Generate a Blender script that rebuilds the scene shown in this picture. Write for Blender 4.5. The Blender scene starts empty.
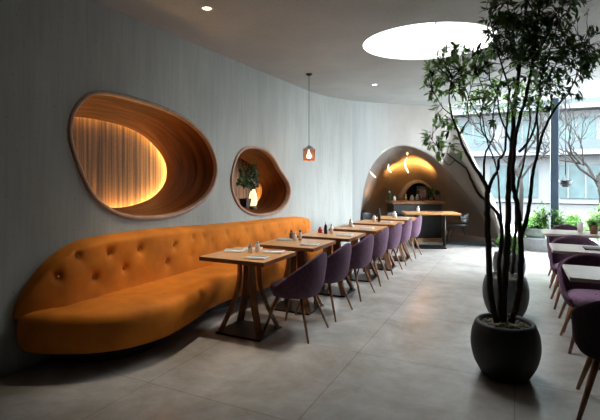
import bpy, bmesh, math, random
from mathutils import Vector, Matrix, noise
from mathutils.geometry import tessellate_polygon
random.seed(7)
PI = math.pi
C = bpy.context.scene.collection

# ------------------------------------------------------------------ camera model (600 x 420)
H, F, YAW, HOR = 1.5, 440.0, math.radians(26), 177.0
SA, CA = math.sin(YAW), math.cos(YAW)
CZ = 3.1                                   # ceiling height
def at_d(px, py, d):
    u = (px-300)*d/F
    return Vector((u*CA - d*SA, u*SA + d*CA, H-(py-HOR)*d/F))
def on_x(px, py, X):
    r = (px-300)/F
    return at_d(px, py, X/(r*CA-SA))
def on_y(px, py, Y):
    r = (px-300)/F
    return at_d(px, py, Y/(r*SA+CA))
def on_z(px, py, Z):
    return at_d(px, py, F*(H-Z)/(py-HOR))
def project(p):
    d = -p[0]*SA + p[1]*CA; u = p[0]*CA + p[1]*SA
    return 300+F*u/d, HOR-F*(p[2]-H)/d

cam_d = bpy.data.cameras.new('camera'); cam = bpy.data.objects.new('camera', cam_d); C.objects.link(cam)
cam.location = (0, 0, H); cam.rotation_euler = (PI/2, 0, YAW)
cam_d.sensor_width = 36; cam_d.lens = F*36/600; cam_d.shift_y = -(210-HOR)/600
cam_d.clip_start = .05; cam_d.clip_end = 200
bpy.context.scene.camera = cam

# ------------------------------------------------------------------ materials
def new_mat(name):
    m = bpy.data.materials.new(name); m.use_nodes = True
    nt = m.node_tree; b = nt.nodes['Principled BSDF']
    return m, nt, b
def ramp(nt, fac, stops):
    r = nt.nodes.new('ShaderNodeValToRGB'); el = r.color_ramp.elements
    while len(el) < len(stops): el.new(.5)
    for e, (p, c) in zip(el, stops): e.position = p; e.color = (*c, 1)
    nt.links.new(fac, r.inputs[0]); return r.outputs[0]
def coords(nt, scale=(1,1,1), rot=(0,0,0), kind='Object'):
    t = nt.nodes.new('ShaderNodeTexCoord'); m = nt.nodes.new('ShaderNodeMapping')
    m.inputs['Scale'].default_value = scale; m.inputs['Rotation'].default_value = rot
    nt.links.new(t.outputs[kind], m.inputs[0]); return m.outputs[0]
def noise_t(nt, vec, scale=5, detail=4, rough=.55, dist=0):
    n = nt.nodes.new('ShaderNodeTexNoise'); n.inputs['Scale'].default_value = scale
    n.inputs['Detail'].default_value = detail; n.inputs['Roughness'].default_value = rough
    n.inputs['Distortion'].default_value = dist
    nt.links.new(vec, n.inputs['Vector']); return n.outputs[0]
def bump(nt, b, h, strength=.2, dist=.01):
    n = nt.nodes.new('ShaderNodeBump'); n.inputs['Strength'].default_value = strength
    n.inputs['Distance'].default_value = dist
    nt.links.new(h, n.inputs['Height']); nt.links.new(n.outputs[0], b.inputs['Normal'])
def mixc(nt, a, b_, fac, mode='MULTIPLY'):
    m = nt.nodes.new('ShaderNodeMix'); m.data_type = 'RGBA'; m.blend_type = mode
    if hasattr(fac, 'links'): nt.links.new(fac, m.inputs[0])
    else: m.inputs[0].default_value = fac
    nt.links.new(a, m.inputs[6]); nt.links.new(b_, m.inputs[7]); return m.outputs[2]
def plain(name, col, rough=.5, metal=0, sheen=0, spec=.5, var=.12, nscale=12, nvec=(1,1,1), bstr=0):
    m, nt, b = new_mat(name)
    n = noise_t(nt, coords(nt, nvec), nscale)
    lo = tuple(max(0, c*(1-var)) for c in col); hi = tuple(min(1, c*(1+var)) for c in col)
    nt.links.new(ramp(nt, n, [(.3, lo), (.7, hi)]), b.inputs['Base Color'])
    b.inputs['Roughness'].default_value = rough; b.inputs['Metallic'].default_value = metal
    b.inputs['Specular IOR Level'].default_value = spec
    if sheen: b.inputs['Sheen Weight'].default_value = sheen; b.inputs['Sheen Roughness'].default_value = .4; b.inputs['Sheen Tint'].default_value = (*[min(1, c*1.6+.05) for c in col], 1)
    if bstr: bump(nt, b, n, bstr)
    return m
def emis(name, col, s):
    m, nt, b = new_mat(name)
    b.inputs['Base Color'].default_value = (*col, 1)
    b.inputs['Emission Color'].default_value = (*col, 1); b.inputs['Emission Strength'].default_value = s
    return m
def concrete(name, a, b2, stretch=(5, 5, .35), bs=.25):
    m, nt, b = new_mat(name)
    s = noise_t(nt, coords(nt, stretch), 2.2, 6, .65)
    l = noise_t(nt, coords(nt, (.6, .6, .35)), 1.2, 3)
    c1 = ramp(nt, s, [(.28, a), (.5, tuple((x+y)/2 for x, y in zip(a, b2))), (.75, b2)])
    c2 = ramp(nt, l, [(.3, (.78, .78, .78)), (.7, (1, 1, 1))])
    col = mixc(nt, c1, c2, 1.0)
    s2 = noise_t(nt, coords(nt, (30, 22, 1.1)), 1.5, 3); col = mixc(nt, col, ramp(nt, s2, [(.3, (.9, .9, .9)), (.6, (1, 1, 1))]), 1.0)
    sp = noise_t(nt, coords(nt), 38, 2)
    col = mixc(nt, col, ramp(nt, sp, [(.27, (.5, .5, .5)), (.33, (1, 1, 1))]), .7)
    nt.links.new(col, b.inputs['Base Color']); b.inputs['Roughness'].default_value = .75
    b.inputs['Specular IOR Level'].default_value = .3
    bump(nt, b, s, bs, .01); return m
def wood(name, dark, light, scale=(1, 14, 14), rough=.45, ns=3):
    m, nt, b = new_mat(name)
    n = noise_t(nt, coords(nt, scale), ns, 5, .6, .6)
    nt.links.new(ramp(nt, n, [(.25, dark), (.5, tuple((x+y)/2 for x, y in zip(dark, light))), (.75, light)]), b.inputs['Base Color'])
    b.inputs['Roughness'].default_value = rough; bump(nt, b, n, .08, .004); return m

M = {}
M['wall'] = concrete('streaked_concrete', (.30, .31, .292), (.38, .385, .36), (4, 2.4, .45), .03)
M['shell'] = concrete('taupe_render', (.25, .228, .205), (.31, .285, .26), (1, 1, .6), .05)
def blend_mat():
    m, nt, b = new_mat('render_painted_shade')
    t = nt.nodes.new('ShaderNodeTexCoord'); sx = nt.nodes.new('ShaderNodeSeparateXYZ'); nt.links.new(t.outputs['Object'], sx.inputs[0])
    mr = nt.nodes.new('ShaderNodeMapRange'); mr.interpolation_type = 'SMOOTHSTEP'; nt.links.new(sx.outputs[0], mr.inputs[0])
    mr.inputs[1].default_value = -3.1; mr.inputs[2].default_value = -2.1  # shading across the cave front painted in: light grey lip fading to taupe
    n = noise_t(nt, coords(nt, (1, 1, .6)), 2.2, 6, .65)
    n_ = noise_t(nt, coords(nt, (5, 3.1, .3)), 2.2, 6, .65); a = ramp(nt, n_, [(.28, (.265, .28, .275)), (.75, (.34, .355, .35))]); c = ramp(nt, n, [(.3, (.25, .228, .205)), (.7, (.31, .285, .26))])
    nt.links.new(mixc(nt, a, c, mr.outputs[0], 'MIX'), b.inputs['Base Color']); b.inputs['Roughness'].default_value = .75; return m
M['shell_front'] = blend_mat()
M['ceiling'] = concrete('ceiling_plaster', (.42, .44, .43), (.48, .50, .49), (.7, .7, .7), .03)
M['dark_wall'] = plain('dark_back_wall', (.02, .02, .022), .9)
M['planter_wall'] = plain('grey_plaster', (.30, .31, .32), .7)
def floor_mat():
    m, nt, b = new_mat('polished_stone_tiles')
    v = coords(nt)
    br = nt.nodes.new('ShaderNodeTexBrick'); nt.links.new(v, br.inputs['Vector'])
    br.inputs['Scale'].default_value = 1; br.inputs['Mortar Size'].default_value = .004
    br.inputs['Brick Width'].default_value = 1.2; br.inputs['Row Height'].default_value = 1.2
    br.offset = 0; br.inputs['Color1'].default_value = (1, 1, 1, 1); br.inputs['Color2'].default_value = (.93, .93, .93, 1)
    br.inputs['Mortar'].default_value = (.66, .66, .66, 1)
    n = noise_t(nt, coords(nt, (1, 1, 1)), 1.6, 10, .74, .3)
    c = ramp(nt, n, [(.3, (.25, .225, .20)), (.5, (.36, .34, .315)), (.7, (.48, .46, .44))])
    nt.links.new(mixc(nt, c, br.outputs[0], 1.0), b.inputs['Base Color'])
    n2 = noise_t(nt, coords(nt), 6, 4)
    r = nt.nodes.new('ShaderNodeMapRange'); nt.links.new(n2, r.inputs[0]); r.inputs[3].default_value = .24; r.inputs[4].default_value = .31
    b.inputs['Roughness'].default_value = .23; b.inputs['Specular IOR Level'].default_value = .5
    return m
M['floor'] = floor_mat()
M['orange'] = plain('orange_velvet', (.52, .160, .013), .75, sheen=.35, spec=.2, var=.25, nscale=3.5, bstr=.15)
M['orange_dark'] = plain('orange_button', (.40, .12, .012), .8)
M['plinth'] = plain('dark_plinth', (.012, .011, .01), .8)
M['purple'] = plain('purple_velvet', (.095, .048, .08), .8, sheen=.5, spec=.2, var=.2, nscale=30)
M['purple_shaded'] = plain('shaded_purple_fabric', (.028, .018, .027), .85, spec=.15, var=.2, nscale=30)  # purple fabric darkened: the near chair's shadow is painted into its colour
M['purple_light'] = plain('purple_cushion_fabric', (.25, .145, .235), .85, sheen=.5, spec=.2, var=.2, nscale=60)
M['chair_black'] = plain('black_shell', (.02, .021, .022), .5)
M['leg_wood'] = wood('walnut_leg', (.15, .06, .024), (.30, .125, .05), (8, 8, 1))
M['top'] = wood('table_top_wood', (.38, .18, .07), (.62, .35, .15), (1.2, 14, 14), .35)
M['top_pale'] = wood('pale_table_top', (.50, .40, .33), (.62, .52, .45), (1.2, 14, 14), .2)
M['strut'] = wood('table_strut_wood', (.14, .055, .02), (.27, .12, .045), (10, 10, 1))
M['edge'] = wood('table_edge_wood', (.16, .05, .018), (.26, .09, .03), (3, 3, 12))
M['black_metal'] = plain('black_metal', (.015, .015, .016), .4, .6)
M['steel'] = plain('brushed_steel', (.6, .6, .6), .3, .9)
M['brass'] = plain('brass', (.5, .3, .12), .35, .9)
M['napkin'] = plain('grey_white_linen', (.68, .67, .67), .8)
M['white'] = plain('white_ceramic', (.75, .74, .72), .3)
M['red'] = plain('red_cap', (.5, .02, .015), .4)
M['brown_pot'] = plain('brown_ceramic', (.20, .09, .05), .6)
M['planter'] = plain('dark_stone_planter', (.010, .010, .010), .6, var=.3, nscale=20, bstr=.1)
M['planter_grey'] = plain('grey_stone_planter', (.05, .052, .055), .5, var=.25, nscale=20, bstr=.1)
M['bowl_green'] = plain('grey_green_bowl', (.14, .17, .15), .5)
M['soil'] = plain('pebble_soil', (.10, .085, .05), .95, var=.7, nscale=60, bstr=.8)
M['bark'] = plain('dark_bark', (.035, .027, .022), .85, var=.5, nscale=25, nvec=(1, 1, .25), bstr=.6)
def leaf_mat(name, a, b2, trans=.25):
    m, nt, b = new_mat(name)
    n = noise_t(nt, coords(nt), 7, 2)
    c = ramp(nt, n, [(.35, a), (.65, b2)]); nt.links.new(c, b.inputs['Base Color'])
    b.inputs['Roughness'].default_value = .55; b.inputs['Specular IOR Level'].default_value = .2
    t = nt.nodes.new('ShaderNodeBsdfTranslucent'); nt.links.new(c, t.inputs[0])
    mx = nt.nodes.new('ShaderNodeMixShader'); mx.inputs[0].default_value = trans
    nt.links.new(b.outputs[0], mx.inputs[1]); nt.links.new(t.outputs[0], mx.inputs[2])
    nt.links.new(mx.outputs[0], nt.nodes['Material Output'].inputs[0]); return m
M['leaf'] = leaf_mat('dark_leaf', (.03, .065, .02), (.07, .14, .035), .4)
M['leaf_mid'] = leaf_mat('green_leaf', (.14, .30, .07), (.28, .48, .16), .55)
M['leaf_light'] = leaf_mat('bright_leaf', (.035, .10, .02), (.13, .25, .06), .35)
M['leaf_grey'] = leaf_mat('dried_leaf', (.05, .055, .05), (.22, .21, .20), .2)
M['glass'] = None
def glass_mat(name, tint=(.93, .97, .98)):
    m = bpy.data.materials.new(name); m.use_nodes = True; nt = m.node_tree; nt.nodes.clear()
    o = nt.nodes.new('ShaderNodeOutputMaterial'); t = nt.nodes.new('ShaderNodeBsdfTransparent'); t.inputs[0].default_value = (*tint, 1)
    g = nt.nodes.new('ShaderNodeBsdfGlossy'); g.inputs['Roughness'].default_value = .03
    f = nt.nodes.new('ShaderNodeFresnel'); f.inputs[0].default_value = 1.3
    mx = nt.nodes.new('ShaderNodeMixShader')
    nt.links.new(f.outputs[0], mx.inputs[0]); nt.links.new(t.outputs[0], mx.inputs[1]); nt.links.new(g.outputs[0], mx.inputs[2])
    nt.links.new(mx.outputs[0], o.inputs[0]); return m
M['glass'] = glass_mat('window_glass')
M['copper_glass'] = glass_mat('copper_tinted_glass', (.85, .55, .42))
M['mullion'] = plain('blue_grey_metal', (.025, .042, .062), .5, .1)
M['copper'] = plain('copper', (.45, .2, .12), .35, .9)
M['skylight'] = emis('skylight_daylight', (.97, .99, 1), 14)
M['bulb'] = emis('warm_bulb', (1, .74, .48), 9)
M['spot'] = emis('warm_spot', (1, .78, .55), 12)
M['shard'] = emis('lit_glass_shard', (1, .78, .5), 1.6)
M['led'] = emis('warm_led', (1, .60, .20), 36)
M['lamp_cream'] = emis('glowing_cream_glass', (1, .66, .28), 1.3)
def panel_mat():
    m, nt, b = new_mat('vertical_wood_planks')
    n = noise_t(nt, coords(nt, (1, 17, .4)), 1.6, 4, .6)
    n2 = noise_t(nt, coords(nt, (1, 20, 8)), 4, 4, .7)
    c = mixc(nt, ramp(nt, n, [(.38, (.05, .019, .007)), (.62, (.25, .115, .035))]), ramp(nt, n2, [(.3, (.6, .6, .6)), (.7, (1, 1, 1))]), 1.0)
    nt.links.new(c, b.inputs['Base Color']); b.inputs['Roughness'].default_value = .7; bump(nt, b, n, .12, .01); return m
M['panel'] = panel_mat()
M['liner'] = wood('bent_wood_liner', (.030, .008, .002), (.17, .048, .010), (20, .9, .9), .65, 1.6)
M['liner'].node_tree.nodes['Principled BSDF'].inputs['Specular IOR Level'].default_value = .15
M['rim'] = wood('pale_wood_rim', (.19, .11, .075), (.33, .20, .135), (3, 3, 3), .5)
M['facade'] = plain('pale_facade', (.050, .052, .053), .9, spec=.03, var=.05)
M['facade_grey'] = plain('pale_grey_facade', (.026, .031, .033), .9, spec=.03, var=.08)
M['facade_glass'] = plain('teal_window', (.019, .030, .031), .4, spec=.1, var=.3, nscale=1.5)
M['paving'] = plain('pale_paving', (.03, .03, .03), .9, spec=.03)
M['pale_bark'] = plain('grey_bark', (.010, .009, .008), .9, spec=.03, var=.3)
M['board'] = plain('menu_blue', (.06, .12, .17), .6)
M['chalk'] = plain('menu_chalk', (.5, .55, .58), .8)
M['pink'] = plain('pale_pink_petals', (.55, .35, .38), .7)

# ------------------------------------------------------------------ helpers
def obj(name, bm, mat, parent=None, smooth=True, loc=None, angle=None):
    me = bpy.data.meshes.new(name); bm.normal_update(); bm.to_mesh(me); bm.free()
    if mat is not None:
        if isinstance(mat, (list, tuple)):
            for m_ in mat: me.materials.append(m_)
        else: me.materials.append(mat)
    if smooth:
        for p in me.polygons: p.use_smooth = True
        if angle is not None: me.set_sharp_from_angle(angle=math.radians(angle))
    o = bpy.data.objects.new(name, me); C.objects.link(o)
    if parent is not None: o.parent = parent
    if loc is not None: o.location = loc
    return o
def tag(o, label, cat, group=None, kind=None):
    o['label'] = label; o['category'] = cat
    if group: o['group'] = group
    if kind: o['kind'] = kind
    return o
def thing(name, label, cat, loc=(0, 0, 0), rz=0, group=None):
    o = bpy.data.objects.new(name, None); C.objects.link(o); o.location = loc; o.rotation_euler = (0, 0, rz)
    o.empty_display_size = .1
    return tag(o, label, cat, group)
def struct(name, bm, mat, smooth=False, angle=None, parent=None):
    o = obj(name, bm, mat, parent, smooth, angle=angle)
    if parent is None: o['kind'] = 'structure'
    return o
def dup(root, loc, rz, label, group=None, swap=None):
    r = root.copy(); C.objects.link(r); r.location = loc; r.rotation_euler = (0, 0, rz); r['label'] = label
    if group: r['group'] = group
    for ch in list(root.children):
        c = ch.copy(); C.objects.link(c); c.parent = r
        for g in list(ch.children):
            d = g.copy(); C.objects.link(d); d.parent = c
    return r
def box(bm, c, s, bev=0, rot=None):
    r = bmesh.ops.create_cube(bm, size=1)
    vs = r['verts']
    bmesh.ops.scale(bm, vec=s, verts=vs)
    if bev:
        es = list({e for v in vs for e in v.link_edges})
        rr = bmesh.ops.bevel(bm, geom=es, offset=bev, segments=2, affect='EDGES', profile=.5)
        vs = list({v for f in rr['faces'] for v in f.verts} | {v for v in vs if v.is_valid})
    if rot is not None: bmesh.ops.rotate(bm, cent=(0, 0, 0), matrix=rot, verts=vs)
    bmesh.ops.translate(bm, vec=c, verts=vs); return vs
def beam(bm, a, b, w, t, bev=.004):
    a, b = Vector(a), Vector(b); d = b-a
    q = d.to_track_quat('Z', 'Y').to_matrix()
    return box(bm, (a+b)/2, (w, t, d.length), bev, q)
def catmull(pts, n=6):
    P = [Vector(p) for p in pts]
    if len(P) < 3: return P
    P = [P[0]*2-P[1]] + P + [P[-1]*2-P[-2]]
    out = []
    for i in range(1, len(P)-2):
        for k in range(n):
            t = k/n; a, b, c, d = P[i-1], P[i], P[i+1], P[i+2]
            out.append(.5*((2*b)+(c-a)*t+(2*a-5*b+4*c-d)*t*t+(3*b-a-3*c+d)*t**3))
    out.append(P[-2]); return out
def closed(pts, n=6):
    P = [Vector(p) for p in pts]; N = len(P); out = []
    for i in range(N):
        a, b, c, d = P[i-1], P[i], P[(i+1) % N], P[(i+2) % N]
        for k in range(n):
            t = k/n; out.append(.5*((2*b)+(c-a)*t+(2*a-5*b+4*c-d)*t*t+(3*b-a-3*c+d)*t**3))
    return out
def resample(pts, n, cyc=False):
    P = list(pts) + ([pts[0]] if cyc else [])
    L = [0]
    for a, b in zip(P, P[1:]): L.append(L[-1]+(b-a).length)
    out = []; m = n if cyc else n-1; j = 0
    for k in range(n):
        s = L[-1]*k/m
        while j < len(L)-2 and L[j+1] < s: j += 1
        t = (s-L[j])/max(1e-9, L[j+1]-L[j]); out.append(P[j].lerp(P[j+1], min(1, max(0, t))))
    return out
def tube(bm, pts, radii, seg=8, cap=True):
    P = [Vector(p) for p in pts]; n = len(P)
    if not hasattr(radii, '__len__'): radii = [radii]*n
    rings = []; up = Vector((.3, .2, 1)).normalized()
    for i, p in enumerate(P):
        d = (P[min(i+1, n-1)]-P[max(i-1, 0)]).normalized()
        x = d.cross(up)
        if x.length < 1e-3: x = d.cross(Vector((1, 0, 0)))
        x.normalize(); y = d.cross(x).normalized(); up = x.cross(d) if False else up
        rings.append([bm.verts.new(p+(x*math.cos(a)+y*math.sin(a))*radii[i]) for a in [2*PI*k/seg for k in range(seg)]])
    for a, b in zip(rings, rings[1:]):
        for k in range(seg): bm.faces.new((a[k], a[(k+1) % seg], b[(k+1) % seg], b[k]))
    if cap: bm.faces.new(rings[0][::-1]); bm.faces.new(rings[-1])
def lathe(bm, prof, c=(0, 0, 0), seg=24, sx=1, sy=1):
    rings = []
    for r, z in prof:
        if r < 1e-5: rings.append([bm.verts.new((c[0], c[1], c[2]+z))])
        else: rings.append([bm.verts.new((c[0]+r*sx*math.cos(2*PI*k/seg), c[1]+r*sy*math.sin(2*PI*k/seg), c[2]+z)) for k in range(seg)])
    for a, b in zip(rings, rings[1:]):
        for k in range(seg):
            k2 = (k+1) % seg
            if len(a) == 1 and len(b) == 1: break
            if len(a) == 1: bm.faces.new((a[0], b[k2], b[k]))
            elif len(b) == 1: bm.faces.new((a[k], a[k2], b[0]))
            else: bm.faces.new((a[k], a[k2], b[k2], b[k]))
def loft(bm, rings, cyc=True):
    V = [[bm.verts.new(p) for p in r] for r in rings]
    for a, b in zip(V, V[1:]):
        n = len(a)
        for k in range(n if cyc else n-1): bm.faces.new((a[k], a[(k+1) % n], b[(k+1) % n], b[k]))
    return V
def leaf(bm, p, d, L, W, up=Vector((0, 0, 1)), droop=.15):
    d = d.normalized(); x = d.cross(up)
    if x.length < 1e-3: x = Vector((1, 0, 0))
    x.normalize(); n = x.cross(d)
    a = bm.verts.new(p); t = bm.verts.new(p+d*L-n*droop*L)
    l1 = bm.verts.new(p+d*L*.35+x*W+n*W*.25); l2 = bm.verts.new(p+d*L*.7+x*W*.75-n*droop*L*.3)
    r1 = bm.verts.new(p+d*L*.35-x*W+n*W*.25); r2 = bm.verts.new(p+d*L*.7-x*W*.75-n*droop*L*.3)
    c1 = bm.verts.new(p+d*L*.35); c2 = bm.verts.new(p+d*L*.7-n*droop*L*.3)
    for f in ((a, c1, l1), (a, r1, c1), (c1, c2, l2, l1), (c1, r1, r2, c2), (c2, t, l2), (c2, r2, t)): bm.faces.new(f)
def rvec(): 
    v = Vector((random.gauss(0, 1), random.gauss(0, 1), random.gauss(0, 1))); return v.normalized()

# ------------------------------------------------------------------ niche outlines (on the wall plane x = WX)
WX = -3.45
n1_px = [(x/2.727, 70+y/2.727) for x, y in [(188,190),(187,160),(193,122),(217,85),(252,62),(310,64),(380,82),(440,101),(500,130),(545,166),(574,208),(590,260),(583,310),(558,350),(508,384),(450,401),(380,404),(322,394),(272,364),(236,320),(207,250)]]
n2_px = [(220+x/5.25, 140+y/5.25) for x, y in [(57,215),(62,165),(77,110),(102,62),(145,38),(200,40),(248,62),(284,100),(310,150),(342,198),(363,240),(365,290),(345,338),(308,373),(250,391),(180,393),(122,368),(87,330),(63,270)]]
N1 = resample(closed([on_x(a, b, WX) for a, b in n1_px]), 72, True)
N2 = resample(closed([on_x(a, b, WX) for a, b in n2_px]), 60, True)

def face_with_holes(bm, outer, holes):
    edges = []
    for loop in [outer]+holes:
        vs = [bm.verts.new(p) for p in loop]
        for a, b in zip(vs, vs[1:]+vs[:1]): edges.append(bm.edges.new((a, b)))
    bmesh.ops.triangle_fill(bm, use_beauty=True, use_dissolve=False, edges=edges)

# ------------------------------------------------------------------ setting: walls, ceiling, floor
Y0, YW, XR = -2.6, 10.35, 3.6
bm = bmesh.new()
YC = 7.0
face_with_holes(bm, [Vector((WX, Y0, 0)), Vector((WX, YC, 0)), Vector((WX, YC, CZ)), Vector((WX, Y0, CZ))], [N1, N2])
curve = resample(catmull([(WX, YC, 0), (WX+.015, 7.5, 0), (-3.36, 8.0, 0), (-3.22, 8.4, 0), (-3.05, 8.75, 0)]), 14)
loft(bm, [[p, p+Vector((0, 0, CZ))] for p in curve], cyc=False)
bmesh.ops.remove_doubles(bm, verts=bm.verts, dist=.0005)
bmesh.ops.recalc_face_normals(bm, faces=bm.faces)
struct('wall_left', bm, M['wall'], True, 40)

# cave front surface, a ruled wall F(s, z)
Tr = resample(catmull([(-3.05, 8.75, 0), (-2.55, 9.4, 0), (-2.1, 9.8, 0), (-1.7, 10.1, 0), (-1.35, 10.33, 0)]), 41)
Br = resample(catmull([(-3.05, 8.75, 0), (-2.3, 9.45, 0), (-1.5, 9.95, 0), (-.8, 10.2, 0), (-.2, 10.3, 0)]), 41)
def Fs(s, z):
    t = min(1, max(0, z/CZ)); k = s*40; i = min(39, int(k)); f = k-i
    a = Br[i].lerp(Br[i+1], f); b = Tr[i].lerp(Tr[i+1], f)
    e = t**1.25
    p = a.lerp(b, e); p.z = z; return p
hole_px = [(361, 249), (360.5, 222), (363, 195), (368.5, 173), (377, 158), (388, 149.5), (402, 146), (417, 149), (434, 158), (452, 175), (469, 198), (482, 221), (492, 247)]
S0 = .42
hole = []
for k, (px, py) in enumerate(hole_px):
    best = None
    for i in range(161):
        for j in range(125):
            s, z = i/160, j*.02
            if k in (0, len(hole_px)-1) and j: break
            q = project(Fs(s, z)); e = (q[0]-px)**2+((q[1]-py)**2 if k not in (0, len(hole_px)-1) else 0)
            if best is None or e < best[0]: best = (e, s, z)
    hole.append(Vector((best[1], best[2]/CZ, 0)))
hole = resample(catmull(hole, 8), 200)
ang = lambda p: math.atan2(p.y, p.x-S0)
angs = sorted(set([PI*k/63 for k in range(64)] + [math.atan2(1, 1-S0), math.atan2(1, -S0)]), reverse=True)
hv = []
for a in angs:
    i = min(range(len(hole)), key=lambda i: abs(ang(hole[i])-a)); hv.append(hole[i].copy())
hv[0] = hole[0].copy(); hv[-1] = hole[-1].copy(); hv[0].y = hv[-1].y = 0
ov = []
for a in angs:
    c, s_ = math.cos(a), math.sin(a)
    t = min([x for x in [(1-S0)/c if c > 1e-6 else 9, -S0/c if c < -1e-6 else 9, 1/s_ if s_ > 1e-6 else 9]])
    ov.append(Vector((min(1, max(0, S0+c*t)), min(1, max(0, s_*t)), 0)))
rings = []
for w in [1, .85, .7, .55, .4, .28, .18, .1, .05, 0]:
    rings.append([Fs(h.lerp(o, w).x, h.lerp(o, w).y*CZ) for h, o in zip(hv, ov)])
for r, w in zip(rings, [1, .85, .7, .55, .4, .28, .18, .1, .05, 0]):
    for k, p in enumerate(r):
        q = k/(len(angs)-1); rf = min(1, max(0, (q-.5)/.5)); rf = rf*rf*(3-2*rf)
        dl = 1+.125*rf*(1-w)**2
        zz = p.z; p *= dl; p.z = zz
ring0 = rings[-1]
# inner arch at the back of the cave
DI = 12.6
ia = [(399, 229.5), (399, 215), (400, 202), (403.5, 191), (410, 183.5), (418, 181), (426, 183.5), (433, 191), (438, 204), (440, 216), (441, 229.5)]
ring1 = resample(catmull([at_d(a, b, DI) for a, b in ia], 8), len(angs))
for p in (ring1[0], ring1[-1]): p.z = 0
inner = []
for w in [.03, .08, .15, .24, .34, .45, .56, .67, .78, .88, .95, 1]:
    r = []
    e = w**1.1
    for k, (a, b) in enumerate(zip(ring0, ring1)):
        p = a.lerp(b, e); q = k/(len(angs)-1)
        bulge = math.sin(PI*min(1, w))**1
        left = max(0, 1-q*2.4)
        fast = math.sin(PI*min(1, w))**.35
        p.x -= .55*fast*left**.5 if left > 0 else 0
        lf = max(0, min(1, (.62-q)/.3))
        p.z += (.22*bulge*(1-lf)+.34*fast*lf)*math.sin(PI*q)*(1-.5*q)*(1 if b.z > .01 else 0)
        p.z = max(0, p.z)
        r.append(p)
    inner.append(r)
bm = bmesh.new(); V = loft(bm, rings+inner, cyc=False)
# returned edge of the wing next to the window
col = [Fs(1, CZ*k/20) for k in range(21)]
loft(bm, [col, [p+Vector((.15*(1-k/20)**2, .07, 0)) for k, p in enumerate(col)], [Vector((p.x-.015+.2*(1-k/20)**2, YW+.12, p.z)) for k, p in enumerate(col)]], cyc=False)
bmesh.ops.recalc_face_normals(bm, faces=bm.faces)
nh = len(angs)
for k in range(nh-1):
    if k < nh*.42:
        e = bm.edges.get((V[len(rings)-1][k], V[len(rings)-1][k+1]))
        if e: e.smooth = False
bm.verts.index_update(); nfront = len(rings)*nh
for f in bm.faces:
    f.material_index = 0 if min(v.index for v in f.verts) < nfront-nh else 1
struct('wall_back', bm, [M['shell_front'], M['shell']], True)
# small room behind the inner arch
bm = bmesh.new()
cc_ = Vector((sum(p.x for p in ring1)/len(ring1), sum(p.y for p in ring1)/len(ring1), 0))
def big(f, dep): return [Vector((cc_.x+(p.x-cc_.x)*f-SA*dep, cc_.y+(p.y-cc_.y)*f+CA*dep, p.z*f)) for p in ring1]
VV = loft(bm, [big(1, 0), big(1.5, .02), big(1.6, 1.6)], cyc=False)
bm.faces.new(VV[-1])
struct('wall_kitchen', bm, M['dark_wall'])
bm = bmesh.new(); tube(bm, [p for p in ring1], [.15-.11*min(1, k/(len(ring1)-1)*1.6) for k in range(len(ring1))], 10)
struct('trim_1', bm, M['planter_wall'], True)

# ceiling with the round skylight opening
SKY = at_d(300+440*1.5/5.15, 45, 5.15); SKY.z = CZ
c_dirv = Vector((CA, SA, 0)); d_dirv = Vector((-SA, CA, 0))
SK = at_d(428.5, 40, 5.27)
def sk_ring(rs, z): return [Vector((0, 0, z)) + Vector((SK.x, SK.y, 0)) + c_dirv*(.78*rs*math.cos(t)) + d_dirv*(.73*rs*math.sin(t)) for t in [2*PI*k/48 for k in range(48)]]
bm = bmesh.new()
face_with_holes(bm, [Vector((-3.6, Y0-.1, CZ)), Vector((XR+.1, Y0-.1, CZ)), Vector((XR+.1, YW+.15, CZ)), Vector((-3.6, YW+.15, CZ))], [sk_ring(1, CZ)])
loft(bm, [sk_ring(1, CZ), sk_ring(1.0, CZ+.5)])
bmesh.ops.remove_doubles(bm, verts=bm.verts, dist=.0005)
struct('ceiling', bm, M['ceiling'], True, 30)
bm = bmesh.new(); vs = [bm.verts.new(p) for p in sk_ring(1.02, CZ+.5)]; bm.faces.new(vs[::-1])
w2 = struct('window_2', bm, M['skylight'])
bm = bmesh.new(); q = c_dirv*.28
box(bm, (SK.x+q.x, SK.y+q.y, CZ+.48), (.03, 1.4, .03), 0, Matrix.Rotation(YAW, 3, 'Z'))
box(bm, (SK.x, SK.y, CZ+.48), (1.5, .03, .03), 0, Matrix.Rotation(YAW, 3, 'Z'))
obj('glazing_bar', bm, M['planter_wall'], w2, False)

bm = bmesh.new(); vs = [bm.verts.new(p) for p in ((-6, Y0-.1, 0), (XR+.1, Y0-.1, 0), (XR+.1, YW+.1, 0), (.6, YW+.1, 0), (.4, 15.5, 0), (-6, 15.5, 0))]; bm.faces.new(vs)
struct('floor', bm, M['floor'])
bm = bmesh.new(); vs = [bm.verts.new(p) for p in ((WX, Y0, 0), (XR, Y0, 0), (XR, Y0, CZ), (WX, Y0, CZ))]; bm.faces.new(vs)
struct('wall_rear', bm, M['dark_wall'])
bm = bmesh.new(); vs = [bm.verts.new(p) for p in ((XR, Y0, 0), (XR, 8.6, 0), (XR, 8.6, CZ), (XR, Y0, CZ))]; bm.faces.new(vs)
struct('wall_right', bm, M['dark_wall'])

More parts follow.
